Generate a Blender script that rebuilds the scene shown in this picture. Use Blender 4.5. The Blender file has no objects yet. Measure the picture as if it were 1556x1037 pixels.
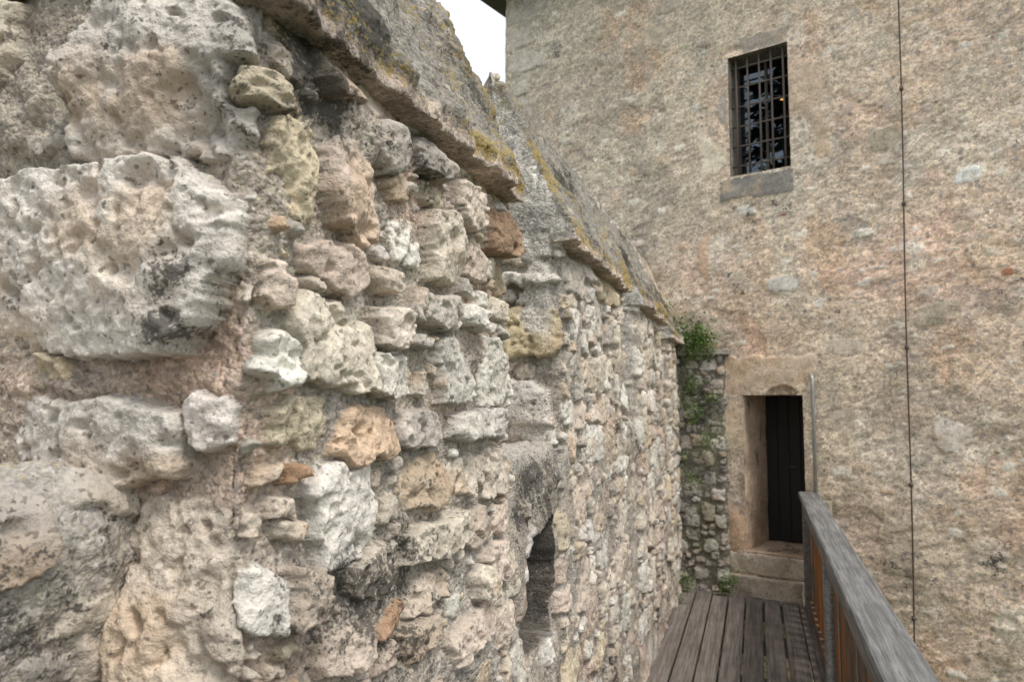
import bpy, math, random
import numpy as np
from mathutils import Vector, Euler, Matrix

rng=np.random.default_rng(7); random.seed(7)
scene=bpy.context.scene
COL=scene.collection

# ---------------------------------------------------------------- noise
TB=np.random.default_rng(99).uniform(-1,1,(512,512)).astype(np.float32).ravel()
def _h(ix,iy,s):
    return TB[((ix+s*37)&511)*512+((iy+s*91)&511)]
def vn(x,y,s=0):
    xf=np.floor(x); yf=np.floor(y); ix=xf.astype(np.int32)+s*37; iy=yf.astype(np.int32)+s*91
    fx=(x-xf).astype(np.float32); fy=(y-yf).astype(np.float32); fx=fx*fx*(3-2*fx); fy=fy*fy*(3-2*fy)
    i0=(ix&511)*512;i1=((ix+1)&511)*512;j0=iy&511;j1=(iy+1)&511
    a=TB[i0+j0];b=TB[i1+j0];c=TB[i0+j1];d=TB[i1+j1]
    a=a+(b-a)*fx;c=c+(d-c)*fx
    return a+(c-a)*fy
def fbm(x,y,s=0,o=4,g=.5):
    x=np.asarray(x,np.float32);y=np.asarray(y,np.float32)
    r=0;a=1;t=0
    for i in range(o):
        ca,sa=math.cos(.5+i),math.sin(.5+i)
        r=r+a*vn(x*ca-y*sa+i*17.3,x*sa+y*ca+i*9.1,s+i*31); t+=a; a*=g; x=x*2.03; y=y*2.03
    return r/t*1.5
def ss(x,a=0.,b=1.):
    t=np.clip((x-a)/(b-a),0,1); return t*t*(3-2*t)
def blob(u,v,a,b,U,V):return np.exp(-(((U-u)/a)**2+((V-v)/b)**2))

# ---------------------------------------------------------------- stones
CREAM=(.63,.56,.465);PINK=(.61,.515,.43);WHITE=(.70,.66,.59);GREY=(.50,.46,.405);TAN=(.53,.43,.315);ORANGE=(.61,.455,.325);DARKT=(.32,.22,.15);YEL=(.61,.525,.39);RUST=(.50,.33,.21)
PAL=[CREAM,PINK,WHITE,CREAM,PINK,GREY,WHITE,CREAM,YEL,TAN]
def S(u,v,w,h,col=None,pr=None,n=None,sharp=.85,rough=1.):
    return dict(u=u,v=v,a=w/2,b=h/2,col=col,pr=pr,sharp=sharp,rough=rough)
def fill(st,u0,u1,v0,v1,sizes,pr=(.012,.035),pal=PAL,key=.82,R=None,grow=1.12):
    R=R or rng
    n0=len(st);cap=n0+20000
    D=np.zeros((cap,4));
    for i,s in enumerate(st):D[i]=(s['u'],s['v'],s['a'],s['b'])
    k=n0
    area=(u1-u0)*(v1-v0)
    for (w0,w1,h0,h1,dens) in sizes:
        n=int(area/((w0+w1)*(h0+h1)/4)*dens)
        for _ in range(n):
            a=R.uniform(w0,w1)/2;b=min(R.uniform(h0,h1)/2,a*1.5);u=R.uniform(u0,u1);v=R.uniform(v0,v1)
            if k and np.any((np.abs(D[:k,0]-u)<(D[:k,2]+a)*key)&(np.abs(D[:k,1]-v)<(D[:k,3]+b)*key)): continue
            c=pal[R.integers(len(pal))]
            st.append(dict(u=u,v=v,a=a*grow,b=b*grow,col=c,pr=R.uniform(*pr),sharp=R.uniform(.78,.98),rough=1.))
            D[k]=(u,v,a,b);k+=1
            if k>=cap:return st
    return st
def evals(us,vs,st,warp=1.,ew=.010,mort=.006,seed=1,prs=1.,mvar=.012,pal_j=.11,rough=1.,mr=1.,crust=[]):
    U,V=np.meshgrid(us.astype(np.float32),vs.astype(np.float32),indexing='ij')
    wu=(fbm(U*8,V*8,seed,2)*.012+fbm(U*34,V*34,seed+3,3)*.008)*warp
    wv=(fbm(U*8,V*8,seed+50,2)*.010+fbm(U*34,V*34,seed+53,3)*.008)*warp
    UU=U+wu;VV=V+wv
    q1=np.full(U.shape,9.,np.float32);q2=q1.copy();idx=np.zeros(U.shape,np.int32)
    for i,s in enumerate(st):
        a,b=s['a'],s['b'];m=max(a,b)*1.4+.03
        i0,i1=np.searchsorted(us,[s['u']-m,s['u']+m]);j0,j1=np.searchsorted(vs,[s['v']-b*1.4-.03,s['v']+b*1.4+.03])
        if i1<=i0 or j1<=j0: continue
        x=(UU[i0:i1,j0:j1]-s['u'])/a;y=(VV[i0:i1,j0:j1]-s['v'])/b
        t=rng.uniform(-.1,.1)*(0 if s['sharp']>1.04 else 1);x,y=x*math.cos(t)-y*math.sin(t),x*math.sin(t)+y*math.cos(t)
        q=np.maximum(np.abs(x),np.abs(y))
        for k in range(6):
            an=k*math.pi/3+rng.uniform(-.5,.5);rr=s['sharp']+rng.uniform(0,.3)
            if abs(math.cos(an))>.3 and abs(math.sin(an))>.3: rr+=.10
            q=np.maximum(q,(x*math.cos(an)+y*math.sin(an))/rr)
        w1=q1[i0:i1,j0:j1];w2=q2[i0:i1,j0:j1];wi=idx[i0:i1,j0:j1]
        mk=q<w1
        w2[:]=np.where(mk,w1,np.minimum(w2,q));w1[:]=np.where(mk,q,w1);wi[:]=np.where(mk,i,wi)
    n=len(st)
    g=lambda k,d:np.array([s[k] if s[k] is not None else d for s in st],np.float32)
    A=g('a',0);B=g('b',0);sz=np.minimum(A,B);PR=np.array([s['pr'] if s['pr'] is not None else rng.uniform(.02,.038) for s in st],np.float32)
    RG=g('rough',1);CU=g('u',0);CV=g('v',0);GX=rng.uniform(-.15,.15,n).astype(np.float32);GY=rng.uniform(-.18,.12,n).astype(np.float32)
    C=np.array([s['col'] if s['col'] is not None else PAL[rng.integers(len(PAL))] for s in st],np.float32)
    C*=(1+rng.uniform(-pal_j,pal_j,(n,1)))*(1+rng.uniform(-.015,.015,(n,3)))
    C=C.astype(np.float32)
    e=(1-q1)*sz[idx];gap=(q2-q1)*sz[idx]
    EW=ew*(.4+.8*(.5+.5*fbm(U*11,V*11,seed+9,2)))
    Sx=np.clip(e/EW,0,1);Sx=1-(1-Sx)**2
    Sg=np.clip(gap/(ew*.8),0,1);Sg=Sg**.7
    du=np.clip(U-CU[idx],-.15,.15);dv=np.clip(V-CV[idx],-.15,.15);off=idx*np.float32(3.71)
    rg=RG[idx]*rough
    f1=fbm(U*11+off,V*11,seed+11,4,.6);f2=fbm(U*60,V*60,seed+12,4,.65)
    chip=np.clip(fbm(U*16+off,V*16-off,seed+13,3)-.30,0,1)*.020+np.clip(fbm(U*42,V*42,seed+15,2)-.42,0,1)*.022
    fac=np.abs(((U-CU[idx])*np.sin(off)+(V-CV[idx])*np.cos(off)))
    hs=(PR[idx]*prs+(GX[idx]*du+GY[idx]*dv)*prs-fac*.12*prs+(f1*.0065-chip+f2*.0034)*rg)*Sx*(.15+.85*Sg)-.03*(1-Sx)
    hm=mort+fbm(U*5,V*5,seed+21,3)*mvar+(fbm(U*38,V*38,seed+22,4,.65)*.0050+fbm(U*110,V*110,seed+23,2)*.0020)*mr
    for (cu,cv,ca,cb,cm) in crust: hm=hm+cm*blob(cu,cv,ca,cb,U,V)*(.6+.8*fbm(U*9,V*9,seed+25,3))
    h=np.maximum(hs,hm);mask=ss(hs-hm,-.001,.003)
    sc=C[idx];tn=fbm(U*7+off,V*7,seed+31,4);t2=f2
    sc=sc*(1+.16*tn+.16*t2)[...,None]
    iron=ss(fbm(U*6,V*6+off*.3,seed+33,4),.25,.85)[...,None]
    sc=sc*(1-iron*.5)+np.array((.58,.41,.26),np.float32)*iron*.5
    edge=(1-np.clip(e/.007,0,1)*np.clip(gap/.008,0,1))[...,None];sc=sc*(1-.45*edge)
    return dict(U=U,V=V,h=h,mask=mask,sc=sc,hm=hm,hs=hs,idx=idx,tn=tn,t2=t2)

# ---------------------------------------------------------------- mesh from sheet
def sheet(name,P,h,col,msk,mat,parent,flip=False,keep=None):
    Nu,Nv=h.shape
    du=np.gradient(P,axis=0);dv=np.gradient(P,axis=1);n=np.cross(du,dv);n/=np.linalg.norm(n,axis=2,keepdims=True)+1e-12
    if flip:n=-n
    Q=(P+n*h[...,None]).reshape(-1,3)
    I=np.arange(Nu*Nv).reshape(Nu,Nv)
    a,b,c,d=I[:-1,:-1],I[1:,:-1],I[1:,1:],I[:-1,1:]
    F=np.stack([a,b,c,d],-1) if not flip else np.stack([a,d,c,b],-1)
    F=F.reshape(-1,4) if keep is None else F[keep]
    m=bpy.data.meshes.new(name);m.vertices.add(len(Q));m.vertices.foreach_set('co',Q.astype(np.float32).ravel())
    nf=len(F);m.loops.add(nf*4);m.loops.foreach_set('vertex_index',F.astype(np.int32).ravel())
    m.polygons.add(nf);m.polygons.foreach_set('loop_start',np.arange(0,nf*4,4,dtype=np.int32))
    m.polygons.foreach_set('use_smooth',np.ones(nf,bool))
    m.update(calc_edges=True)
    for nm,arr in(('Col',col),('Msk',msk)):
        at=m.attributes.new(nm,'FLOAT_COLOR','POINT')
        full=np.ones((Nu*Nv,4),np.float32);full[:,:3]=np.clip(arr.reshape(-1,3),0,1);at.data.foreach_set('color',full.ravel())
    m.materials.append(mat);ob=bpy.data.objects.new(name,m);COL.objects.link(ob);ob.parent=parent
    return ob
def lin(segs):
    out=[]
    for a,b,st in segs: out+=list(np.arange(a,b,st))
    out.append(segs[-1][1]);return np.array(out)
def path(pts,r):
    pts=[np.array(p,float) for p in pts]
    seg=[np.linalg.norm(pts[i+1]-pts[i]) for i in range(len(pts)-1)]
    cum=np.concatenate([[0],np.cumsum(seg)])
    def f(u):
        u=np.asarray(u,float);acc=0;K=9
        for k in range(K):
            t=u+(k/(K-1)-.5)*2*r
            x=np.interp(t,cum,[p[0] for p in pts]);y=np.interp(t,cum,[p[1] for p in pts])
            lo=np.minimum(t,0);hi=np.maximum(t-cum[-1],0)
            d0=(pts[1]-pts[0])/seg[0];d1=(pts[-1]-pts[-2])/seg[-1]
            acc=acc+np.stack([x+lo*d0[0]+hi*d1[0],y+lo*d0[1]+hi*d1[1]],-1)
        return acc/K
    return f,cum

# ---------------------------------------------------------------- materials
def newmat(name):
    m=bpy.data.materials.new(name);m.use_nodes=True;nt=m.node_tree
    return m,nt,nt.nodes['Principled BSDF']
class NB:
    def __init__(s,nt):s.nt=nt
    def n(s,t,**k):
        nd=s.nt.nodes.new(t)
        for a,b in k.items():setattr(nd,a,b)
        return nd
    def l(s,a,b):s.nt.links.new(a,b)
    def m(s,op,a,b=None,c=None,clamp=False):
        nd=s.n('ShaderNodeMath',operation=op,use_clamp=clamp)
        for i,v in enumerate((a,b,c)):
            if v is None:continue
            if isinstance(v,(int,float)):nd.inputs[i].default_value=v
            else:s.l(v,nd.inputs[i])
        return nd.outputs[0]
    def mix(s,f,a,b,bt='MIX'):
        nd=s.n('ShaderNodeMix',data_type='RGBA',blend_type=bt)
        for i,v in((0,f),(6,a),(7,b)):
            if isinstance(v,(int,float)):nd.inputs[i].default_value=v
            elif isinstance(v,tuple):nd.inputs[i].default_value=(*v,1)
            else:s.l(v,nd.inputs[i])
        return nd.outputs[2]
    def noise(s,vec,sc,det=6,ro=.6,w=0):
        nd=s.n('ShaderNodeTexNoise');nd.inputs['Scale'].default_value=sc;nd.inputs['Detail'].default_value=det;nd.inputs['Roughness'].default_value=ro;nd.inputs['Distortion'].default_value=w
        s.l(vec,nd.inputs['Vector']);return nd.outputs['Fac']
    def sm(s,x,a,b):
        nd=s.n('ShaderNodeMapRange',interpolation_type='SMOOTHSTEP');s.l(x,nd.inputs[0]);nd.inputs[1].default_value=a;nd.inputs[2].default_value=b
        return nd.outputs[0]
def masonry(name,pebble=150.,bs=1.,yel=(.38,.275,.08),d1=5,d2=4,s1=22,s2=130,pitw=.6,film=.25):
    m,nt,bs_=newmat(name);B=NB(nt)
    tc=B.n('ShaderNodeTexCoord').outputs['Object']
    at=B.n('ShaderNodeAttribute',attribute_name='Col');mk=B.n('ShaderNodeAttribute',attribute_name='Msk')
    sp=B.n('ShaderNodeSeparateColor');B.l(mk.outputs['Color'],sp.inputs[0])
    st,bl,ye=sp.outputs[0],sp.outputs[1],sp.outputs[2]
    n1=B.noise(tc,s1,d1,.62);n2=B.noise(tc,s2,d2,.65);n3=B.noise(tc,s2*.5,2,.5,0)
    vo=B.n('ShaderNodeTexVoronoi');vo.inputs['Scale'].default_value=pebble;B.l(tc,vo.inputs['Vector'])
    vo2=B.n('ShaderNodeTexVoronoi');vo2.inputs['Scale'].default_value=pebble*.38;B.l(tc,vo2.inputs['Vector'])
    inv=B.m('SUBTRACT',1.,st)
    v=B.m('MULTIPLY',B.m('MULTIPLY_ADD',n1,1.1,.47),B.m('MULTIPLY_ADD',n2,1.3,.37))
    vc=B.n('ShaderNodeCombineColor');[B.l(v,vc.inputs[i]) for i in range(3)]
    c=B.mix(1.,at.outputs['Color'],vc.outputs[0],'MULTIPLY')
    hs=B.n('ShaderNodeSeparateColor');B.l(vo.outputs['Color'],hs.inputs[0])
    h2=B.n('ShaderNodeSeparateColor');B.l(vo2.outputs['Color'],h2.inputs[0])
    pv=B.m('MULTIPLY_ADD',hs.outputs[0],.75,.66);pc=B.n('ShaderNodeCombineColor')
    B.l(pv,pc.inputs[0]);B.l(B.m('MULTIPLY',pv,B.m('MULTIPLY_ADD',hs.outputs[1],.08,.95)),pc.inputs[1]);B.l(B.m('MULTIPLY',pv,B.m('MULTIPLY_ADD',hs.outputs[2],.14,.91)),pc.inputs[2])
    c=B.mix(B.m('MULTIPLY',inv,.8),c,B.mix(1.,c,pc.outputs[0],'MULTIPLY'))
    big=B.m('MULTIPLY',B.m('MULTIPLY',B.sm(h2.outputs[0],.80,.84),B.sm(vo2.outputs['Distance'],.42,.32)),B.m('MULTIPLY_ADD',inv,.75,.08))
    c=B.mix(big,c,B.mix(h2.outputs[1],(.52,.47,.42),(.30,.25,.22)))
    pit=B.sm(n3,.37,.31);c=B.mix(B.m('MULTIPLY',pit,pitw),c,(.12,.10,.08))
    dd=B.m('ADD',bl,B.m('ADD',B.m('MULTIPLY_ADD',n1,1.2,-.6),B.m('MULTIPLY_ADD',n2,1.1,-.55)))
    c=B.mix(B.m('MULTIPLY',B.sm(dd,.28,.50),film),c,(.20,.18,.155))
    c=B.mix(B.m('MULTIPLY',B.sm(dd,.45,.60),.85),c,(.065,.06,.053))
    dy=B.m('ADD',ye,B.m('ADD',B.m('MULTIPLY_ADD',n3,1.,-.5),B.m('MULTIPLY_ADD',n2,1.1,-.55)))
    c=B.mix(B.m('MULTIPLY',B.sm(dy,.48,.68),.75),c,yel)
    B.l(c,bs_.inputs['Base Color']);bs_.inputs['Roughness'].default_value=.95;bs_.inputs['Specular IOR Level'].default_value=.15
    peb=B.m('MULTIPLY',inv,B.m('MULTIPLY',vo.outputs['Distance'],-.0028))
    H=B.m('ADD',B.m('ADD',B.m('MULTIPLY',n1,.011),B.m('MULTIPLY',n2,.005)),peb)
    bp=B.n('ShaderNodeBump');bp.inputs['Distance'].default_value=bs;bp.inputs['Strength'].default_value=1.;B.l(H,bp.inputs['Height']);B.l(bp.outputs[0],bs_.inputs['Normal'])
    return m
M_wall=masonry('rubble_limestone');M_cop=masonry('coping_mortar',110,film=.3);M_tow=masonry('tower_plaster',60,.5,d1=4,d2=3,s1=14,s2=75,pitw=.35,film=.4)
def wood(name,c1,c2,axis=1,tint=None):
    m,nt,b=newmat(name);B=NB(nt);tc=B.n('ShaderNodeTexCoord').outputs['Object']
    oi=B.n('ShaderNodeObjectInfo');mp=B.n('ShaderNodeMapping');sc=[34,34,34];sc[axis]=1.3;mp.inputs['Scale'].default_value=sc
    ad=B.n('ShaderNodeVectorMath',operation='ADD');B.l(tc,ad.inputs[0]);cb=B.n('ShaderNodeCombineXYZ');r=B.m('MULTIPLY',oi.outputs['Random'],37.)
    B.l(r,cb.inputs[0]);B.l(r,cb.inputs[1]);B.l(cb.outputs[0],ad.inputs[1]);B.l(ad.outputs[0],mp.inputs[0])
    n=B.noise(mp.outputs[0],2.2,6,.65,.4);n2=B.noise(mp.outputs[0],7,5,.7);n3=B.noise(ad.outputs[0],5,4,.6)
    c=B.mix(B.sm(n,.3,.72),c1,c2)
    c=B.mix(B.m('MULTIPLY',B.sm(n2,.42,.33),.75),c,(.04,.036,.032))
    vv=B.m('MULTIPLY',B.m('MULTIPLY_ADD',oi.outputs['Random'],.4,.82),B.m('MULTIPLY_ADD',n3,.8,.62));vc=B.n('ShaderNodeCombineColor');[B.l(vv,vc.inputs[i]) for i in range(3)]
    c=B.mix(1.,c,vc.outputs[0],'MULTIPLY')
    if tint:c=B.mix(B.sm(B.m('ADD',n3,B.m('MULTIPLY_ADD',oi.outputs['Random'],.5,-.25)),.42,.62),c,tint)
    B.l(c,b.inputs['Base Color']);b.inputs['Roughness'].default_value=.8;b.inputs['Specular IOR Level'].default_value=.25
    bp=B.n('ShaderNodeBump');bp.inputs['Distance'].default_value=.006;B.l(B.m('ADD',n,B.m('MULTIPLY',n2,.6)),bp.inputs['Height']);B.l(bp.outputs[0],b.inputs['Normal'])
    return m
M_deck=wood('weathered_deck',(.105,.09,.08),(.24,.215,.195));M_rail=wood('weathered_rail',(.13,.129,.127),(.31,.308,.302))
M_bal=wood('baluster_wood',(.10,.07,.05),(.24,.19,.15),2,(.30,.13,.045))
def plain(name,c,r=.6,met=0.,ns=20,amt=.5):
    m,nt,b=newmat(name);B=NB(nt);tc=B.n('ShaderNodeTexCoord').outputs['Object'];n=B.noise(tc,ns,5)
    B.l(B.mix(n,tuple(x*(1-amt) for x in c),tuple(min(1,x*(1+amt)) for x in c)),b.inputs['Base Color']);b.inputs['Roughness'].default_value=r;b.inputs['Metallic'].default_value=met
    return m
M_iron=plain('dark_iron',(.12,.095,.08),.7);M_black=plain('black_door_paint',(.008,.008,.008),.6);M_pipe=plain('galvanised_pipe',(.42,.42,.42),.4,.5)
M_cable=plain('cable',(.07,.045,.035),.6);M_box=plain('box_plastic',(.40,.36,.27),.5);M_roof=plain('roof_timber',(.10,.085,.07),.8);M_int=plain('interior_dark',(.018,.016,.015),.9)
M_leaf=plain('leaf',(.10,.18,.03),.6,0,30,.5);M_needle=plain('conifer_needles',(.025,.045,.02),.7,0,8,.5)
M_ground=plain('ground_grass',(.07,.09,.035),.95,0,.8,.5)

# ---------------------------------------------------------------- helpers
def empty(n):
    e=bpy.data.objects.new(n,None);COL.objects.link(e);return e
def meshob(n,v,f,mat,par,smooth=False):
    m=bpy.data.meshes.new(n);m.from_pydata(v,[],f);m.update();m.materials.append(mat)
    if smooth:m.polygons.foreach_set('use_smooth',[True]*len(m.polygons))
    o=bpy.data.objects.new(n,m);COL.objects.link(o);o.parent=par;return o
def box(n,c,s,mat,par,rz=0,bev=.004,M=None):
    x,y,z=[k/2 for k in s];v=[Vector((i,j,k)) for i in(-x,x) for j in(-y,y) for k in(-z,z)]
    f=[(0,1,3,2),(4,6,7,5),(0,4,5,1),(2,3,7,6),(0,2,6,4),(1,5,7,3)]
    o=meshob(n,v,f,mat,par);o.location=c;o.rotation_euler=(0,0,rz)
    if bev:
        b=o.modifiers.new('b','BEVEL');b.width=bev;b.segments=2
    return o
def tube(n,p,r,mat,par,seg=10,taper=None):
    v=[];f=[]
    p=[Vector(q) for q in p]
    for i,q in enumerate(p):
        d=(p[min(i+1,len(p)-1)]-p[max(i-1,0)]).normalized();a=d.orthogonal().normalized();b=d.cross(a)
        if i:
            a=(pa-d*pa.dot(d)).normalized();b=d.cross(a)
        pa=a;rr=r if taper is None else r+(taper-r)*i/(len(p)-1)
        for k in range(seg):
            t=2*math.pi*k/seg;v.append(q+(a*math.cos(t)+b*math.sin(t))*rr)
    for i in range(len(p)-1):
        for k in range(seg):f.append((i*seg+k,i*seg+(k+1)%seg,(i+1)*seg+(k+1)%seg,(i+1)*seg+k))
    f.append(tuple(range(seg))[::-1]);f.append(tuple((len(p)-1)*seg+k for k in range(seg)))
    return meshob(n,v,f,mat,par,True)

# ================================================================ PARAPET WALL
wall=empty('stone_parapet_wall')
XF=-.65;TH=.62
MORT=np.array((.41,.37,.315));MPINK=np.array((.51,.395,.32));MGREY=np.array((.34,.32,.285))
def mortarcol(E,seed,pink=.5):
    U,V=E['U'],E['V'];t=ss(fbm(U*3,V*3,seed,4),-.25+.5*(1-pink),.7)[...,None]
    t2=ss(fbm(U*4.3,V*4.3,seed+5,3),-.1,.6)[...,None]
    c=MORT*(1-t)+MPINK*t;c=c*(1-t2*.65)+MGREY*t2*.65
    return c*(1+.2*fbm(U*30,V*30,seed+7,3))[...,None]
def merlon(name,y0,y1,us,vs,st,seed,**k):
    f,cum=path([(XF-TH,y0),(XF,y0),(XF,y1),(XF-TH,y1)],.022)
    E=evals(us,vs,st,seed=seed,**k)
    XY=f(us);P=np.zeros((len(us),len(vs),3));z=vs
    kk=np.clip((2.80-z)/.62,.02,1)
    P[...,0]=-.9+(XY[:,None,0]+.9)*kk[None,:];P[...,1]=XY[:,None,1];P[...,2]=z[None,:]
    h=E['h'].copy();U,V=E['U'],E['V']
    face=(U>TH+.01)&(U<TH+(y1-y0)-.02);t=ss(V,2.09,2.15)*face;h=h*(1-.6*t)-.008*t
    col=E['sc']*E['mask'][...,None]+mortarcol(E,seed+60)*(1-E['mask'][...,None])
    bl=.07+.46*fbm(U*2.6,V*2.6,seed+70,5,.6)+.24*ss(V,1.85,2.15)*ss(fbm(U*4,V*1.5,seed+72,3),-.3,.5)
    bl+=.18*ss(-fbm(U*1.8,V*1.8,seed+74,2),.1,.7)*ss(V,1.5,.9)
    ye=np.full(U.shape,.0)+.24*fbm(U*5,V*5,seed+71,3)
    msk=np.stack([E['mask'],bl,ye],-1)
    return E,P,h,col,msk
# ---- merlon 1 (nearest)
y0,y1=.81,1.87;L=y1-y0;o1=TH-y0
key=[]
for (r,z,w,h,c,p) in [(-15,206,30,26,WHITE,.06),(-25,179.5,50,28,WHITE,.06),(-33,164,8,6,YEL,.03),(-27,153,38,13,WHITE,.04),(-9,131,20,31,CREAM,.036),(-37,198,11,4,GREY,.02),(-30,139,22,14,CREAM,.03),(-50,215,16,14,CREAM,.05),(-19.5,124,2.5,2.5,(.5,.16,.07),.045)]:
    key.append(S(TH+r/100,z/100,w/100,h/100,c,p,sharp=.88,rough=1.2))
nb=len(key)
FS=[(81,203,7,6,YEL),(98,213,13,10,PINK),(103,194,14,18,PINK),(88,194,12,16,YEL),(120,199,9,6,PINK),(134,210,16,8,GREY),(124,189,16,10,WHITE),(141,192,15,16,CREAM),(176,203,15,13,DARKT),(99,181,15,9,PINK),(84.5,184,4,3,ORANGE),(85,176,6,8,PINK),(94,177,6,3,CREAM),(116,181,12,5,PINK),(99,168,23,15,CREAM),(85.5,165,8,9,WHITE),(117,173,14,8,CREAM),(116,164,14,8,WHITE),(137,178,25,8,GREY),(158,178,16,6,WHITE),(151,166,24,16,WHITE),(174,166,22,17,WHITE),(130,170,12,4,GREY),(130,163,12,6,CREAM),(91,156,13,9,YEL),(109,154,21,10,ORANGE),(131,154,20,8,GREY),(153,153,19,7,WHITE),(172,153,20,8,WHITE),(91,149,6,3,RUST),(103,142,19,16,WHITE),(133,143,19,11,TAN),(153,142,19,9,CREAM),(173,141,18,12,CREAM),(140,131,32,8,CREAM),(163,129,15,9,PINK),(178,118,22,11,PINK),(85,132,9,9,WHITE),(93,131,8,8,PINK),(136,121,18,8,PINK),(119,121,11,6,RUST),(165,117,12,8,CREAM),(131,113,17,7,PINK),(158,107,27,9,PINK),(115,205,14,9,GREY),(155,205,14,10,PINK),(160,193,14,11,PINK),(111,131,15,9,CREAM),(103,120,14,9,PINK)]
for (y,z,w,h,c) in FS: key.append(S(y/100+o1,z/100,w/100*1.08,h/100*1.08,c,rng.uniform(.022,.058),sharp=.84,rough=1.1))
us=lin([(0.02,TH-.02,.0036),(TH-.02,TH+.35,.0028),(TH+.35,TH+L-.02,.0036),(TH+L-.02,TH+L+.03,.003),(TH+L+.03,2*TH+L,.02)])
vs=lin([(-1.2,.55,.03),(.55,2.24,.0031),(2.24,2.8,.012)])
st=fill(key,-.05,2*TH+L,-1.2,2.8,[(.10,.18,.06,.11,1.5),(.06,.11,.04,.08,3),(.03,.055,.02,.04,5)],(.008,.028),key=.9)
st=[s for i,s in enumerate(st) if not (s['u']<TH-.01 and s['v']>1.25 and i>=nb and rng.random()<.85)]
E,P,h,col,msk=merlon('m',y0,y1,us,vs,st,11,mort=.001,mvar=.015,crust=[(TH+.30,2.05,.16,.10,.038),(TH+.27,1.26,.2,.09,.028),(TH-.42,2.04,.12,.10,.034),(TH-.15,1.62,.3,.02,.022),(TH+.75,2.03,.2,.06,.022),(TH+.6,1.0,.3,.12,.034)])
U,V=E['U'],E['V']
msk[...,1]+=.46*blob(TH-.07,1.74,.06,.09,U,V)+.42*blob(TH-.40,1.76,.05,.05,U,V)+.34*blob(TH+.24,1.28,.2,.1,U,V)+.32*blob(TH-.12,1.68,.08,.03,U,V)-.3*blob(TH-.2,1.45,.2,.08,U,V)-.4*blob(TH+.25,1.7,.2,.2,U,V)+.28*blob(TH+.3,2.06,.16,.08,U,V)+.3*blob(TH-.30,2.0,.03,.08,U,V)-.15*blob(TH-.25,1.85,.2,.05,U,V)
msk[...,2]+=.4*blob(TH-.20,1.46,.03,.03,U,V)
sheet('merlon_masonry',P,h,col,msk,M_wall,wall)
# ---- other merlons
SZ=[(.18,.32,.11,.19,2.0),(.12,.20,.07,.13,3),(.07,.12,.045,.08,3),(.04,.06,.03,.045,1)]
def gen_merlon(nm,y0,y1,su,sv,seed,extra=[],mort=.004,vlo=.2,sizes=SZ,dk=0.):
    L=y1-y0;us=lin([(0.02,TH+L+.04,su),(TH+L+.04,2*TH+L,.03)]);vs=lin([(-1.2,vlo,.04),(vlo,2.24,sv),(2.24,2.8,sv*1.5)])
    st=fill(list(extra),-.05,2*TH+L,-1.2,2.8,sizes,(.012,.034),pal=[CREAM,WHITE,WHITE,CREAM,PINK,GREY,WHITE,YEL,PINK],key=.92)
    E,P,h,col,msk=merlon(nm,y0,y1,us,vs,st,seed,mort=mort,mvar=.012)
    U,V=E['U'],E['V'];msk[...,1]+=dk-.22*ss(TH-U,0,.03)
    m=(ss(TH-U,.0,.05)*ss(fbm(U*5,V*5,seed+90,3)+.9*(V>2.1)+.2,.0,.5))
    hm=.022+fbm(U*12,V*12,seed+91,4)*.007
    h2=np.where(m>.5,np.maximum(h,hm*m),h)
    mm=m*ss(h2-h,-.004,.001);col=col*(1-mm[...,None])+np.array((.54,.51,.46))*mm[...,None];msk[...,0]*=(1-mm)
    msk[...,1]-=.15*m
    sheet('merlon_masonry',P,h2,col,msk,M_wall,wall);return
ex=[S(TH-.16,1.83,.34,.2,(.68,.57,.38),.05,sharp=.95,rough=1.3),S(TH-.2,1.58,.36,.17,WHITE,.05,sharp=.9,rough=1.3),S(TH-.12,2.02,.3,.05,WHITE,.055,sharp=.9)]
gen_merlon('m2',2.45,3.72,.006,.006,23,ex)
gen_merlon('m3',4.2,5.3,.010,.009,37)
gen_merlon('m4',5.68,6.75,.013,.011,41)
gen_merlon('m0',-1.7,-.25,.03,.03,43)
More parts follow.
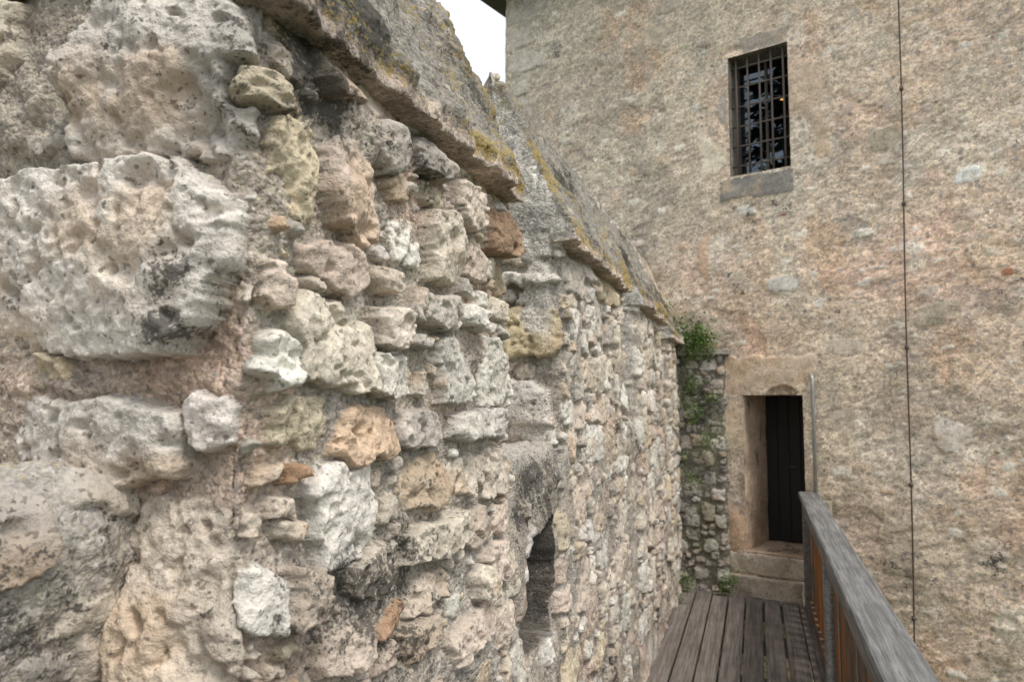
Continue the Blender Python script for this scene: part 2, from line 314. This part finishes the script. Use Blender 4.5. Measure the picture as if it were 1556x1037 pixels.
# ---- crenel infills
def infill(nm,y0,y1,xf,zt,su,sv,seed,r=.05,slot=False,grey=.5,z0=1.0):
    f,cum=path([(xf,-1.2),(xf,zt),(xf-.7,zt+.04)],r)
    lv=zt+1.2;us=np.arange(y0-.08,y1+.08,su);vs=lin([(0,z0,.03),(z0,lv+.2,sv),(lv+.2,lv+.7,.02)])
    st=fill([],y0-.1,y1+.1,0,lv+.7,[(.10,.2,.07,.12,1.2),(.05,.1,.04,.07,3)],(.012,.030),pal=[GREY,PINK,CREAM,WHITE],key=.92)
    E=evals(us,vs,st,seed=seed,mort=.012,mvar=.016);h=E['h'];U,V=E['U'],E['V']
    P=np.zeros((*h.shape,3));xz=f(vs);P[...,0]=xz[None,:,0];P[...,1]=us[:,None];P[...,2]=xz[None,:,1]
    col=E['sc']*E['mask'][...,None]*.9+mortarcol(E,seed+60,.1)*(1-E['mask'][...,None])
    top=ss(V,lv-.10,lv+.02)[...,None];col=col*(1-top*.7)+np.array((.45,.43,.395))*top*.7
    bl=.20+.35*fbm(U*4,V*4,seed+70,4)+grey*.3*ss(V,lv-.35,lv-.05)*ss(lv+.02-V,-.05,.03)-.45*ss(V,lv+.03,lv+.1)
    ye=.30*ss(V,lv-.12,lv)*ss(fbm(U*9,V*9,seed+71,3),-.3,.5)+.15*fbm(U*5,V*5,seed+75,3)
    h=h+.02*fbm(U*5,V*5,seed+80,3)
    if slot:
        q=np.maximum(np.abs(U-2.25+.01*fbm(U*12,V*12,5,2))/.15,np.abs(V-1.2-1.02+.02*fbm(U*9,V*9,6,2))/.17);m=ss(q,1.04,.99);mc_=ss(q,1.12,1.03)
        h=h*(1-m)-.26*m;bl+=.35*mc_;col=col*(1-.72*mc_[...,None])  # slot's shade painted in: colour and stain mask darkened across the recess
    sheet('crenel_masonry',P,h,col,np.stack([E['mask'],bl,ye],-1),M_wall,wall)
infill('c1',-.25,.81,-.86,1.475,.0036,.0036,51,.07,z0=1.6)
infill('c2',1.87,2.45,-.675,1.43,.0055,.006,53,.03,True,.9,z0=1.6)
infill('c3',3.72,4.2,-.675,1.45,.01,.01,55,.03)
infill('c4',5.3,5.68,-.675,1.45,.012,.012,57,.03)
# ---- copings
def coping(y0,y1,su,sv,seed,ze=2.15,yl=0.):
    X0=-.590
    pts=[(-.72,ze),(X0,ze),(X0-.004,ze+.034),(-.86,ze+.60),(-.94,ze+.60),(-1.44,ze+.034),(-1.44,ze),(-1.28,ze)]
    f,cum=path(pts,.006);T=cum[-1]
    K=34;cl=np.linspace(.12,.985,K)
    us=np.concatenate([[y0-.02]*K,np.arange(y0-.015,y1+.015,su),[y1+.02]*K]);sh=np.ones(len(us));sh[:K]=cl;sh[-K:]=cl[::-1]
    vs=lin([(0,cum[2]+.03,min(sv,.005)),(cum[2]+.03,cum[3]+.1,sv),(cum[3]+.1,T,.03)])
    uo=us.copy();uo[:K]-=(1-cl)*.30;uo[-K:]+=(1-cl[::-1])*.30
    U,V=np.meshgrid(uo,vs,indexing='ij')
    XZ=f(vs);P=np.zeros((*U.shape,3));cx,cz=-.9,ze+.15
    P[...,0]=cx+(XZ[None,:,0]-cx)*sh[:,None];P[...,2]=cz+(XZ[None,:,1]-cz)*sh[:,None];P[...,1]=us[:,None]
    yy=np.clip(U,y0,y1)+.02*fbm(U*7,U*0,seed,2);k=np.floor(yy/.17+.3*vn(np.floor(yy/.5),yy*0,seed)).astype(np.int64);r1=_h(k,k*0,seed);r2=_h(k,k*0+3,seed)
    edge=ss(V,0.03,cum[1]-.02)*ss(V,cum[2]+.10,cum[2]-.0)*ss(sh,.8,1.)[:,None]
    P[...,0]+=edge*(r1*.015+.018*fbm(U*14,V*3,seed+2,4));P[...,2]+=edge*(r2*.006+.006*fbm(U*9,V*0,seed+3,3))
    P[...,2]+=.012*fbm(np.clip(U,y0,y1)*1.5,V*0,seed+4,2)
    st=fill([],y0-.1,y1+.1,cum[2]-.02,cum[3]+.3,[(.04,.09,.03,.06,.8),(.02,.04,.015,.03,1.2)],(.004,.014),pal=[GREY,CREAM,GREY],key=1.05,grow=1.)
    E=evals(uo,vs,st,seed=seed,mort=.008,mvar=.006,warp=.6)
    top=ss(V,cum[2]-.005,cum[2]+.02)
    endm=ss(sh,.99,.93)[:,None]*np.ones_like(U)
    h=E['h']*top+(1-top)*(fbm(U*30,V*30,seed+5,4)*.004)
    h=h+(fbm(U*7,V*7,seed+6,3)*.014+fbm(U*22,V*22,seed+16,3)*.008)*top
    X3,Z3=P[...,0],P[...,2]
    he=.006+fbm(X3*10,Z3*10,seed+26,4)*.010+fbm(X3*40,Z3*40,seed+27,3)*.003
    h=h*(1-endm)+he*endm
    slab=np.array((.50,.42,.355))*(1+.2*r1[...,None])*(1+.3*fbm(U*20,V*20,seed+7,3))[...,None]
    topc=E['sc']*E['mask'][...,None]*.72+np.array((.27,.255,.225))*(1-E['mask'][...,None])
    col=slab*(1-top[...,None])+topc*top[...,None]
    col=col*(1-endm[...,None])+np.array((.50,.475,.43))*(1+.25*fbm(X3*8,Z3*8,seed+28,3))[...,None]*endm[...,None]
    bl=.14+.46*fbm(U*5,V*5,seed+8,4)+.14*top
    ye=(.22+yl+.55*fbm(U*4.5,V*4.5,seed+9,5,.6)+.34*ss(V,cum[2]+.18,cum[2])+.15*ss(U,y1-.25,y1)+.2*ss(U,y0+.15,y0))*ss(V,cum[1]-.01,cum[2])
    bl=bl*(1-endm)+endm*(.08+.32*fbm(X3*6,Z3*6,seed+29,3));ye=ye*(1-endm)+endm*(.08+.3*fbm(X3*7,Z3*7,seed+30,3)+.35*ss(Z3,2.45,2.75))
    sheet('coping',P,h,col,np.stack([E['mask']*top*(1-endm),bl,ye],-1),M_cop,wall)
coping(.81,1.87,.0045,.005,61)
coping(2.45,3.72,.007,.007,63,yl=.05)
coping(4.2,5.3,.011,.011,65,2.13)
coping(5.68,6.5,.012,.012,67,2.06)
coping(-1.7,-.25,.03,.02,69)

# ================================================================ TOWER
tower=empty('stone_tower')
P0=np.array((-.26,6.45,0));TU=np.array((.9507,-.3102,0));TN=np.array((-.3102,-.9507,0))
def tp(u,z,d=0.):
    p=P0+TU*u+TN*d;return Vector((p[0],p[1],z))
us=lin([(-2.33,2.6,.0115),(2.6,4.6,.04)]);vs=lin([(-4.6,-.75,.08),(-.75,6.0,.0105)])
BEI=(.58,.49,.38);OR2=(.67,.515,.385)
tk=[S(.32,3.385,.67,.20,(.28,.26,.235),.045,sharp=1.5,rough=.2),S(-.04,3.79,.26,.56,(.66,.58,.45),.036,sharp=1.2,rough=.3),S(.77,3.88,.34,.96,OR2,.032,sharp=.95,rough=.15),
    S(.34,4.64,.68,.16,(.36,.31,.26),.036,sharp=1.4,rough=.4),S(.05,4.2,.11,.72,(.42,.37,.31),.030,sharp=1.3,rough=.4),
    S(.37,1.79,.80,.32,(.68,.54,.415),.042,sharp=1.5,rough=.2),S(.075,1.30,.20,.64,(.64,.51,.38),.036,sharp=1.4,rough=.25),S(.075,.62,.20,.66,(.62,.45,.31),.036,sharp=1.4,rough=.25),S(.70,1.0,.13,1.24,(.56,.45,.35),.030,sharp=1.3,rough=.3),
    S(1.81,3.20,.24,.13,(.78,.75,.69),.042),S(1.67,1.37,.24,.34,(.73,.66,.57),.040,sharp=.8),S(.52,2.53,.28,.15,(.56,.525,.46),.038),S(.23,3.18,.22,.09,(.72,.67,.60),.038),S(2.03,2.47,.08,.06,(.48,.23,.13),.03),S(.52,3.10,.08,.035,(.36,.15,.11),.03),
    S(-.15,2.9,.12,.60,(.58,.42,.30),.032,rough=.4),S(-.75,4.9,.2,.3,BEI,.03),S(-.35,5.3,.5,.28,(.54,.46,.37),.03),S(-.55,5.0,.3,.2,BEI,.03),S(.9,2.0,.5,.16,(.62,.52,.41),.032,rough=.3),S(1.25,3.6,.36,.22,BEI,.030,rough=.4),S(1.6,2.2,.3,.2,BEI,.030,rough=.4)]
zz=5.85;k=0
while zz>2.2:
    hh=rng.uniform(.2,.3);w=(.55,.33)[k%2];tk.append(S(-2.33+w/2,zz-hh/2,w,hh*.97,(.54,.48,.40),.036,sharp=1.15,rough=.5));zz-=hh;k+=1
nk=len(tk)
WH2=(.78,.73,.64)
st=fill(tk,-2.4,3.0,-1.,6.05,[(.16,.32,.07,.13,.14),(.09,.18,.04,.08,.55),(.04,.10,.022,.045,1.6)],(.006,.030),pal=[CREAM,WH2,WH2,PINK,BEI,ORANGE,WH2,TAN],key=1.0,grow=1.05)
E=evals(us,vs,st,seed=101,mort=.0175,mvar=.015,warp=1.6,ew=.016,pal_j=.12,rough=.7,mr=.6)
U,V=E['U'],E['V']
strk=fbm(U*9+V*3,V*22-U*5,133,4,.6)
lip=ss(fbm(U*2.1,V*2.1,147,5,.6),.02,.10)
h=E['h']*.62*(1-.45*lip)+.010*fbm(U*3,V*3,132,3)+.0042*strk*(1-.7*E['mask'])+.012*lip
base=np.array((.55,.455,.355));gr=np.array((.47,.425,.35));pk=np.array((.70,.515,.395));ylw=np.array((.67,.575,.445));org=np.array((.64,.435,.29));lt=np.array((.70,.625,.52))
mixc=lambda a,b,t:a*(1-t[...,None])+b*t[...,None]
mc=mixc(base,pk,.75*ss(fbm(U*1.1,V*1.1,140,4),-.35,.35)*ss(V,5.6,3.6)+.25*ss(U,-.5,1.))
mc=mixc(mc,ylw,.5*ss(fbm(U*1.7,V*1.7,141,4),-.1,.6));mc=mixc(mc,gr,.55*ss(U,.3,-1.2))
mc=mixc(mc,np.array((.39,.34,.28)),.60*ss(fbm(U*2.3,V*2.3,144,5,.6),.12,.5))
mc=mixc(mc,lt,.65*ss(fbm(U*2.9,V*2.9,145,5,.6),.20,.40))
mc=mixc(mc,org,.55*ss(fbm(U*2.0,V*1.3,146,5,.6),.28,.6))
mc=mixc(mc,ylw,.38*lip)
mc=mc*(1+.14*fbm(U*14,V*14,142,4)+.14*strk)[...,None]
mk=E['mask'][...,None]
iskey=(E['idx']<nk)[...,None]
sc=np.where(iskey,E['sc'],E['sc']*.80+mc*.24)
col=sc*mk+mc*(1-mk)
damp=blob(-.3,2.1,.35,.35,U,V)+blob(.05,.5,.25,.5,U,V)*.5+blob(1.0,.45,.5,.5,U,V)*.95+blob(1.9,.2,.5,.4,U,V)*.8
bl=-.02+.32*fbm(U*3,V*3,150,5)+.36*damp+.06*ss(U,0,-2)+.20*ss(fbm(U*3.2,V*.7,152,4),.2,.7)
bl+=.24*np.exp(-((U-.36)/.3)**2)*ss(3.28-V,0,.05)*ss(V,2.6,3.28)
ye=-.12+.1*fbm(U*6,V*6,151,3)
holes=[(.11,.61,3.50,4.56),(.165,.65,.335,1.625)]
near=np.zeros(U.shape)
for a,b,c,d in holes:
    q=np.maximum(np.maximum(a-U,U-b),np.maximum(c-V,V-d));near=np.maximum(near,ss(q,.05,.0))
h=h*(1-near)+(.022+.004*fbm(U*20,V*20,160,3))*near
nm=ss(np.sqrt(((U-.49)/.12)**2+((V-1.64)/.06)**2)+.25*fbm(U*14,V*14,163,3),1.05,.85);h=h-nm*.07
P=P0+U[...,None]*TU+np.array((0,0,1.))*V[...,None]
uc=(us[1:]+us[:-1])/2;vc=(vs[1:]+vs[:-1])/2;UC,VC=np.meshgrid(uc,vc,indexing='ij');keep=np.ones(UC.shape,bool)
for a,b,c,d in holes:keep&=~((UC>a)&(UC<b)&(VC>c)&(VC<d))
sheet('tower_wall_front',P,h,col,np.stack([E['mask'],bl,ye],-1),M_tow,tower,keep=keep)
def side(name,u,sgn):
    ws=lin([(0,6,.06)]);vz=lin([(-4.6,6.0,.06)]);W,Z=np.meshgrid(ws,vz,indexing='ij')
    Q=P0+TU*u-W[...,None]*TN+np.array((0,0,1.))*Z[...,None];hh=.012*fbm(W*8,Z*8,int(170+sgn),4)
    c=np.array((.45,.38,.30))*(1+.25*fbm(W*4,Z*4,172,4))[...,None]
    sheet(name,Q,hh,c,np.stack([W*0+.2,.1+.3*fbm(W*3,Z*3,173,4),W*0],-1),M_tow,tower,flip=(sgn>0))
side('tower_wall_side',-2.33,1);side('tower_wall_side',4.6,-1)
AZ=math.atan2(TU[1],TU[0])
box('tower_wall_back',tp(1.13,.7,-6),(6.9,.05,10.6),M_roof,tower,AZ,0)
def reveal(name,a,b,c,d,dep,mat,front=.018):
    quads=[((a,c),(a,d)),((b,d),(b,c)),((a,d),(b,d)),((b,c),(a,c))]
    for i,(p,q) in enumerate(quads):
        L=math.hypot(q[0]-p[0],q[1]-p[1]);ls=np.linspace(0,L,max(3,int(L/.012)));ds=np.linspace(0,dep,int(dep/.012))
        A,D=np.meshgrid(ls,ds,indexing='ij');uu=p[0]+(q[0]-p[0])*A/L;zz=p[1]+(q[1]-p[1])*A/L
        Q=P0+uu[...,None]*TU+zz[...,None]*np.array((0,0,1.))+(front-D)[...,None]*TN
        edge=ss(np.minimum(A,L-A),0,.02)*ss(D,0,.02)
        hh=(.006*fbm(A*9+i,D*9,180+i,4)-.004)*edge
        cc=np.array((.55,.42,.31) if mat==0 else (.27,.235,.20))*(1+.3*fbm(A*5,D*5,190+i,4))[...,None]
        sheet(name,Q,hh,cc,np.stack([A*0+.7,.15+.38*fbm(A*6,D*6,195+i,3),A*0-.3],-1),M_tow,tower)
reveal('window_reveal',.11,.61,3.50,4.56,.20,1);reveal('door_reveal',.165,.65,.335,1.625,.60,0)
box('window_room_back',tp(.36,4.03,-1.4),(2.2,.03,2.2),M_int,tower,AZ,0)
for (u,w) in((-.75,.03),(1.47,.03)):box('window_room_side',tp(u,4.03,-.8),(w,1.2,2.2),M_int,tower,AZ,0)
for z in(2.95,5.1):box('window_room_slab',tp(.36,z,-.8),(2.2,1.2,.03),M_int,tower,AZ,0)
for u in (.125,.595):box('window_frame',tp(u,4.03,-.185),(.03,.035,1.06),M_roof,tower,AZ)
box('window_frame',tp(.37,4.03,-.187),(.022,.03,1.04),M_roof,tower,AZ)
for z in(3.515,4.545):box('window_frame',tp(.36,z,-.183),(.5,.03,.03),M_roof,tower,AZ)
mg,nt,b=newmat('window_glass');B=NB(nt);tr=B.n('ShaderNodeBsdfTransparent');gl=B.n('ShaderNodeBsdfGlossy');gl.inputs['Roughness'].default_value=.0;gl.inputs['Color'].default_value=(.72,.86,1,1)
mx=B.n('ShaderNodeMixShader');fr=B.n('ShaderNodeFresnel');fr.inputs[0].default_value=2.1;B.l(fr.outputs[0],mx.inputs[0]);B.l(tr.outputs[0],mx.inputs[1]);B.l(gl.outputs[0],mx.inputs[2]);B.l(mx.outputs[0],nt.nodes['Material Output'].inputs[0])
meshob('window_glass',[tp(.11,3.5,-.19),tp(.61,3.5,-.19),tp(.61,4.56,-.19),tp(.11,4.56,-.19)],[(0,1,2,3)],mg,tower)
for i in range(5):
    u=.16+.10*i;tube('window_bar',[tp(u,3.5,-.03),tp(u+.003,4.0,-.028),tp(u,4.56,-.03)],.0085,M_iron,tower,8)
for i in range(6):
    z=3.60+.175*i;tube('window_bar',[tp(.11,z,-.04),tp(.36,z+.002,-.04),tp(.61,z,-.04)],.0085,M_iron,tower,8)
mb,nt,b=newmat('bulb');b.inputs['Emission Color'].default_value=(1,.5,.15,1);b.inputs['Emission Strength'].default_value=1.2
bpy.ops.mesh.primitive_uv_sphere_add(radius=.012,location=tp(.44,4.26,-.42),segments=16,ring_count=8);o=bpy.context.object;o.name='lamp_bulb';o.scale=(1.8,1,.6);o.data.materials.append(mb);o.parent=tower
tube('lamp_cord',[tp(.44,4.27,-.42),tp(.44,5.05,-.42)],.003,M_iron,tower,6)
# door leaf, step
box('door_leaf',tp(.41,.98,-.58),(.5,.04,1.32),M_black,tower,AZ)
for u in(.22,.32,.42,.52,.62):box('door_leaf',tp(u,.98,-.556),(.092,.012,1.28),M_black,tower,AZ,.003)
tube('door_handle',[tp(.38,1.0,-.55),tp(.38,1.0,-.52),tp(.44,1.0,-.52)],.007,M_iron,tower,8)
def stoneblock(name,u0,u1,z0,z1,d0,d1,c,par,seed):
    f,cum=path([(d0,z0),(d1,z0),(d1,z1),(d0-.5,z1)],.012);us_=np.arange(0,(u1-u0)+2*.04+1e-6,.01);vs_=np.linspace(0,cum[-1],90)
    W,V_=np.meshgrid(us_,vs_,indexing='ij');dz=f(vs_)
    k=np.clip(np.minimum(us_,us_[-1]-us_)/.03,0,1);k=np.sqrt(1-(1-k)**2)
    uu=u0+np.clip(us_-.04,-.012,u1-u0+.012);dm=d1-.35
    D=(dm+(dz[None,:,0]-dm)*k[:,None]);Z=(z0+(dz[None,:,1]-z0)*k[:,None])
    Q=P0+uu[:,None,None]*TU+D[...,None]*TN+Z[...,None]*np.array((0,0,1.))
    hh=.007*fbm(W*9,V_*9,seed,4);cc=np.array(c)*(1+.3*fbm(W*7,V_*7,seed+1,4))[...,None]
    sheet(name,Q,hh,cc,np.stack([W*0+.8,.12+.35*fbm(W*7,V_*7,seed+2,4),W*0],-1),M_tow,par)
stoneblock('door_sill',.04,.66,.16,.325,-.1,.03,(.52,.455,.365),tower,201)
stoneblock('door_step',.02,.60,-.05,.15,-.1,.07,(.46,.40,.325),tower,205)
rp=[(-2.6,.3),(4.9,.3),(4.9,-6.3),(-2.6,-6.3)]
v=[tp(u,5.97,d) for u,d in rp]+[tp(u,6.05,d) for u,d in rp]+[tp(-.4,8.3,-3),tp(2.7,8.3,-3)]
meshob('tower_roof',v,[(3,2,1,0),(0,1,5,4),(1,2,6,5),(2,3,7,6),(3,0,4,7),(4,5,9,8),(5,6,9),(6,7,8,9),(7,4,8)],M_roof,tower)
# ---- return wall with ledge beside the door
ret=empty('stone_return_wall')
f,cum=path([(-.75,6.40),(-.27,6.36),(-.24,6.6)],.02);us=np.arange(0,cum[-1],.009);vs=lin([(-.6,0,.03),(0,1.97,.009)])
st=fill([],0,cum[-1],-.6,2.,[(.10,.18,.07,.13,1.6),(.05,.09,.04,.07,3)],(.012,.034),pal=[GREY,WHITE,GREY,CREAM],key=.9)
E=evals(us,vs,st,seed=111,mort=.006);U,V=E['U'],E['V'];xy=f(us);P=np.zeros((*U.shape,3));P[...,0]=xy[:,None,0];P[...,1]=xy[:,None,1];P[...,2]=vs[None,:]
moss=ss(fbm(U*4,V*4,117,4),-.1,.6)[...,None]*.4
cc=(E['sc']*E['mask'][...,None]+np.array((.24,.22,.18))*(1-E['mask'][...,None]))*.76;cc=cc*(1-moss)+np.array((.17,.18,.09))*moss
sheet('return_masonry',P,E['h'],cc,np.stack([E['mask'],.26+.44*fbm(U*5,V*5,113,4),V*0],-1),M_wall,ret)
o=box('ledge_slab',(-.47,6.46,1.985),(.52,.30,.045),M_cop,ret,0,.008)
o.data.attributes.new('Col','FLOAT_COLOR','POINT').data.foreach_set('color',[.36,.33,.29,1]*8);o.data.attributes.new('Msk','FLOAT_COLOR','POINT').data.foreach_set('color',[.5,.2,.1,1]*8)

# ================================================================ PLANTS
def clump(name,c,n,r,ls,seed,flat=.5):
    R=random.Random(seed);v=[];f=[]
    for i in range(n):
        p=Vector((R.gauss(0,1),R.gauss(0,1)*flat,R.gauss(0,1)))*r*.5+Vector(c);s=ls*R.uniform(.6,1.3)
        M=Euler((R.uniform(-1.2,1.2),R.uniform(-1.2,1.2),R.uniform(0,6.3))).to_matrix();k=len(v)
        for q in((-.1,0,0),(.35,.3,.05),(.4,1,.0),(0,1.35,-.1),(-.4,1,0),(-.35,.3,.05)):v.append(p+M@Vector(q)*s)
        f.append((k,k+1,k+2,k+3));f.append((k,k+3,k+4,k+5))
    return meshob(name,v,f,M_leaf,None)
clump('wall_shrub',(-.47,6.30,2.09),1500,.15,.015,1,.6)
rest=[((-.52,6.30,2.00),260,.09),((-.38,6.32,1.99),180,.06),((-.62,6.28,2.25),160,.07),((-.5,6.29,1.72),220,.09),((-.5,6.28,1.45),260,.11),((-.40,6.29,1.25),130,.07),((-.55,6.29,1.55),150,.1),((-.53,6.29,.9),130,.09),((-.6,6.26,.08),240,.09),((-.28,6.24,.08),220,.08),((-.22,6.22,.15),120,.07),((-.62,5.9,.03),90,.06),((-.35,6.3,1.6),90,.06),((-.6,6.3,1.1),90,.07),((-.7,6.3,2.4),80,.06)]
for i,(c,n,r) in enumerate(rest):clump('wall_weed',c,n,r,.012,10+i,.35)
# tall unseen conifer, added beyond the parapet for the window glass to reflect
tree=empty('reflection_conifer');tb=Vector((-6.6,-4.0,-4.5));TH_=17.
tube('trunk',[tb,tb+Vector((.05,0,8)),tb+Vector((0,.05,TH_-.1))],.28,M_roof,tree,10,.03)
R=random.Random(5);v=[];f=[]
for i in range(200):
    t=R.uniform(.12,1);z=TH_*t;ln=(1-t)*2.4+.25;az=R.uniform(0,6.283);d=Vector((math.cos(az),math.sin(az),-.25))
    for j in range(30):
        s=R.uniform(.15,1);p=tb+Vector((0,0,z))+d*ln*s+Vector((R.gauss(0,.10),R.gauss(0,.10),R.gauss(0,.07)));k=len(v)
        M=Euler((R.uniform(-.6,.6),R.uniform(-.6,.6),az+R.uniform(-.8,.8))).to_matrix()
        for q in((0,-.04,0),(.24,-.06,-.03),(.32,0,-.06),(.24,.06,-.03),(0,.04,0)):v.append(p+M@Vector(q))
        f.append((k,k+1,k+2,k+3,k+4))
meshob('needles',v,f,M_needle,tree)

# ================================================================ WALKWAY
deck=empty('wooden_walkway')
ye=lambda x:6.45-.3263*(x+.26)-.02
xs=-.64;pw=.117
for i in range(8):
    x=xs+pw/2+i*(pw+.014);y_1=ye(x)-(.08 if x>-.25 else .0);y_0=-2.2
    o=box('plank',(x,(y_0+y_1)/2,-.02+rng.uniform(-.003,.003)),(pw+rng.uniform(-.004,.004),y_1-y_0,.04),M_deck,deck,rng.uniform(-.0008,.0008),.005)
for i in range(11):box('joist',(-.15,-1.8+.8*i,-.10),(1.2,.09,.11),M_deck,deck)
for x in(-.55,.42):box('beam',(x,2.0,-.24),(.12,8.4,.16),M_deck,deck)
for y in(-1.,2.,5.):
    box('support_post',(.42,y,-2.45),(.14,.14,4.3),M_bal,deck)
rail=empty('wooden_railing')
box('top_rail',(.365,2.15,.842),(.145,8.1,.045),M_rail,rail,0,.012)
box('side_rail',(.345,2.15,.755),(.045,8.1,.11),M_rail,rail,0,.006)
box('bottom_rail',(.365,2.15,.03),(.05,8.1,.09),M_bal,rail,0,.006)
y=-1.8
while y<6.15:
    box('baluster',(.375+rng.uniform(-.003,.003),y,.38),(.028,.105+rng.uniform(-.01,.01),.78),M_bal,rail,0,.004);y+=.145
for y in(-1.7,.3,2.3,4.3,6.12):box('rail_post',(.36,y,.3),(.09,.09,1.02),M_rail,rail,0,.008)

# ================================================================ CABLE, PIPE, BOX
cab=empty('lightning_cable')
cz=np.linspace(5.95,-4.5,60)
tube('cable',[tp(1.372+.0160*(z+.18)+.004*math.sin(z*2.1),z,.05) for z in cz],.0055,M_cable,cab,8)
for z in(5.6,4.95,3.93,3.05,1.97,.97,.02,-1.,-2.2,-3.4):
    u=1.372+.0160*(z+.18)+.004*math.sin(z*2.1)
    tube('clip',[tp(u,z,.0),tp(u,z,.065)],.008,M_iron,cab,8);tube('clip',[tp(u,z-.014,.05),tp(u,z+.014,.05)],.015,M_iron,cab,8)
pip=empty('conduit_pipe')
tube('pipe',[tp(.735,.72,.06),tp(.735,1.7,.06),tp(.735,1.75,.06),tp(.725,1.775,.05),tp(.71,1.785,.0)],.015,M_pipe,pip,12)
for z in(.85,1.25,1.62):box('pipe_clip',tp(.735,z,.045),(.05,.04,.018),M_pipe,pip,AZ,.002)
jb=empty('junction_box');box('case',tp(.80,.74,.05),(.09,.06,.13),M_box,jb,AZ,.006);box('lid',tp(.80,.74,.085),(.08,.012,.12),M_box,jb,AZ,.004)

# ================================================================ GROUND
meshob('ground',[(-400,-400,-4.55),(400,-400,-4.55),(400,400,-4.55),(-400,400,-4.55)],[(0,1,2,3)],M_ground,None)
# ================================================================ LIGHT
w=bpy.data.worlds.new('World');scene.world=w;w.use_nodes=True;nt=w.node_tree;B=NB(nt);bg=nt.nodes['Background']
sky=B.n('ShaderNodeTexSky',sky_type='NISHITA');sky.sun_disc=False;EL,AZS=math.radians(56),math.radians(120)
sky.sun_elevation=EL;sky.sun_rotation=AZS;sky.dust_density=3;sky.air_density=1.
c=B.mix(.80,sky.outputs[0],(8.1,8.4,8.7));B.l(c,bg.inputs[0]);bg.inputs[1].default_value=.15
sd=bpy.data.lights.new('sun','SUN');sd.energy=2.25;sd.angle=math.radians(18);sd.color=(1,.94,.86);so=bpy.data.objects.new('sun',sd);COL.objects.link(so)
d=Vector((math.sin(AZS)*math.cos(EL),math.cos(AZS)*math.cos(EL),math.sin(EL)));so.rotation_euler=(-d).to_track_quat('-Z','Y').to_euler()
# ================================================================ CAMERA
cam=bpy.data.cameras.new('camera');co=bpy.data.objects.new('camera',cam);COL.objects.link(co);scene.camera=co
co.location=(0,0,1.6);co.rotation_euler=(math.radians(94.5),0,math.radians(18.6));cam.lens=25.45;cam.sensor_width=36;cam.clip_start=.05;cam.clip_end=1500
cam.dof.use_dof=True;cam.dof.focus_distance=1.7;cam.dof.aperture_fstop=6.3
scene.view_settings.view_transform='Standard';scene.view_settings.look='None';scene.view_settings.exposure=0
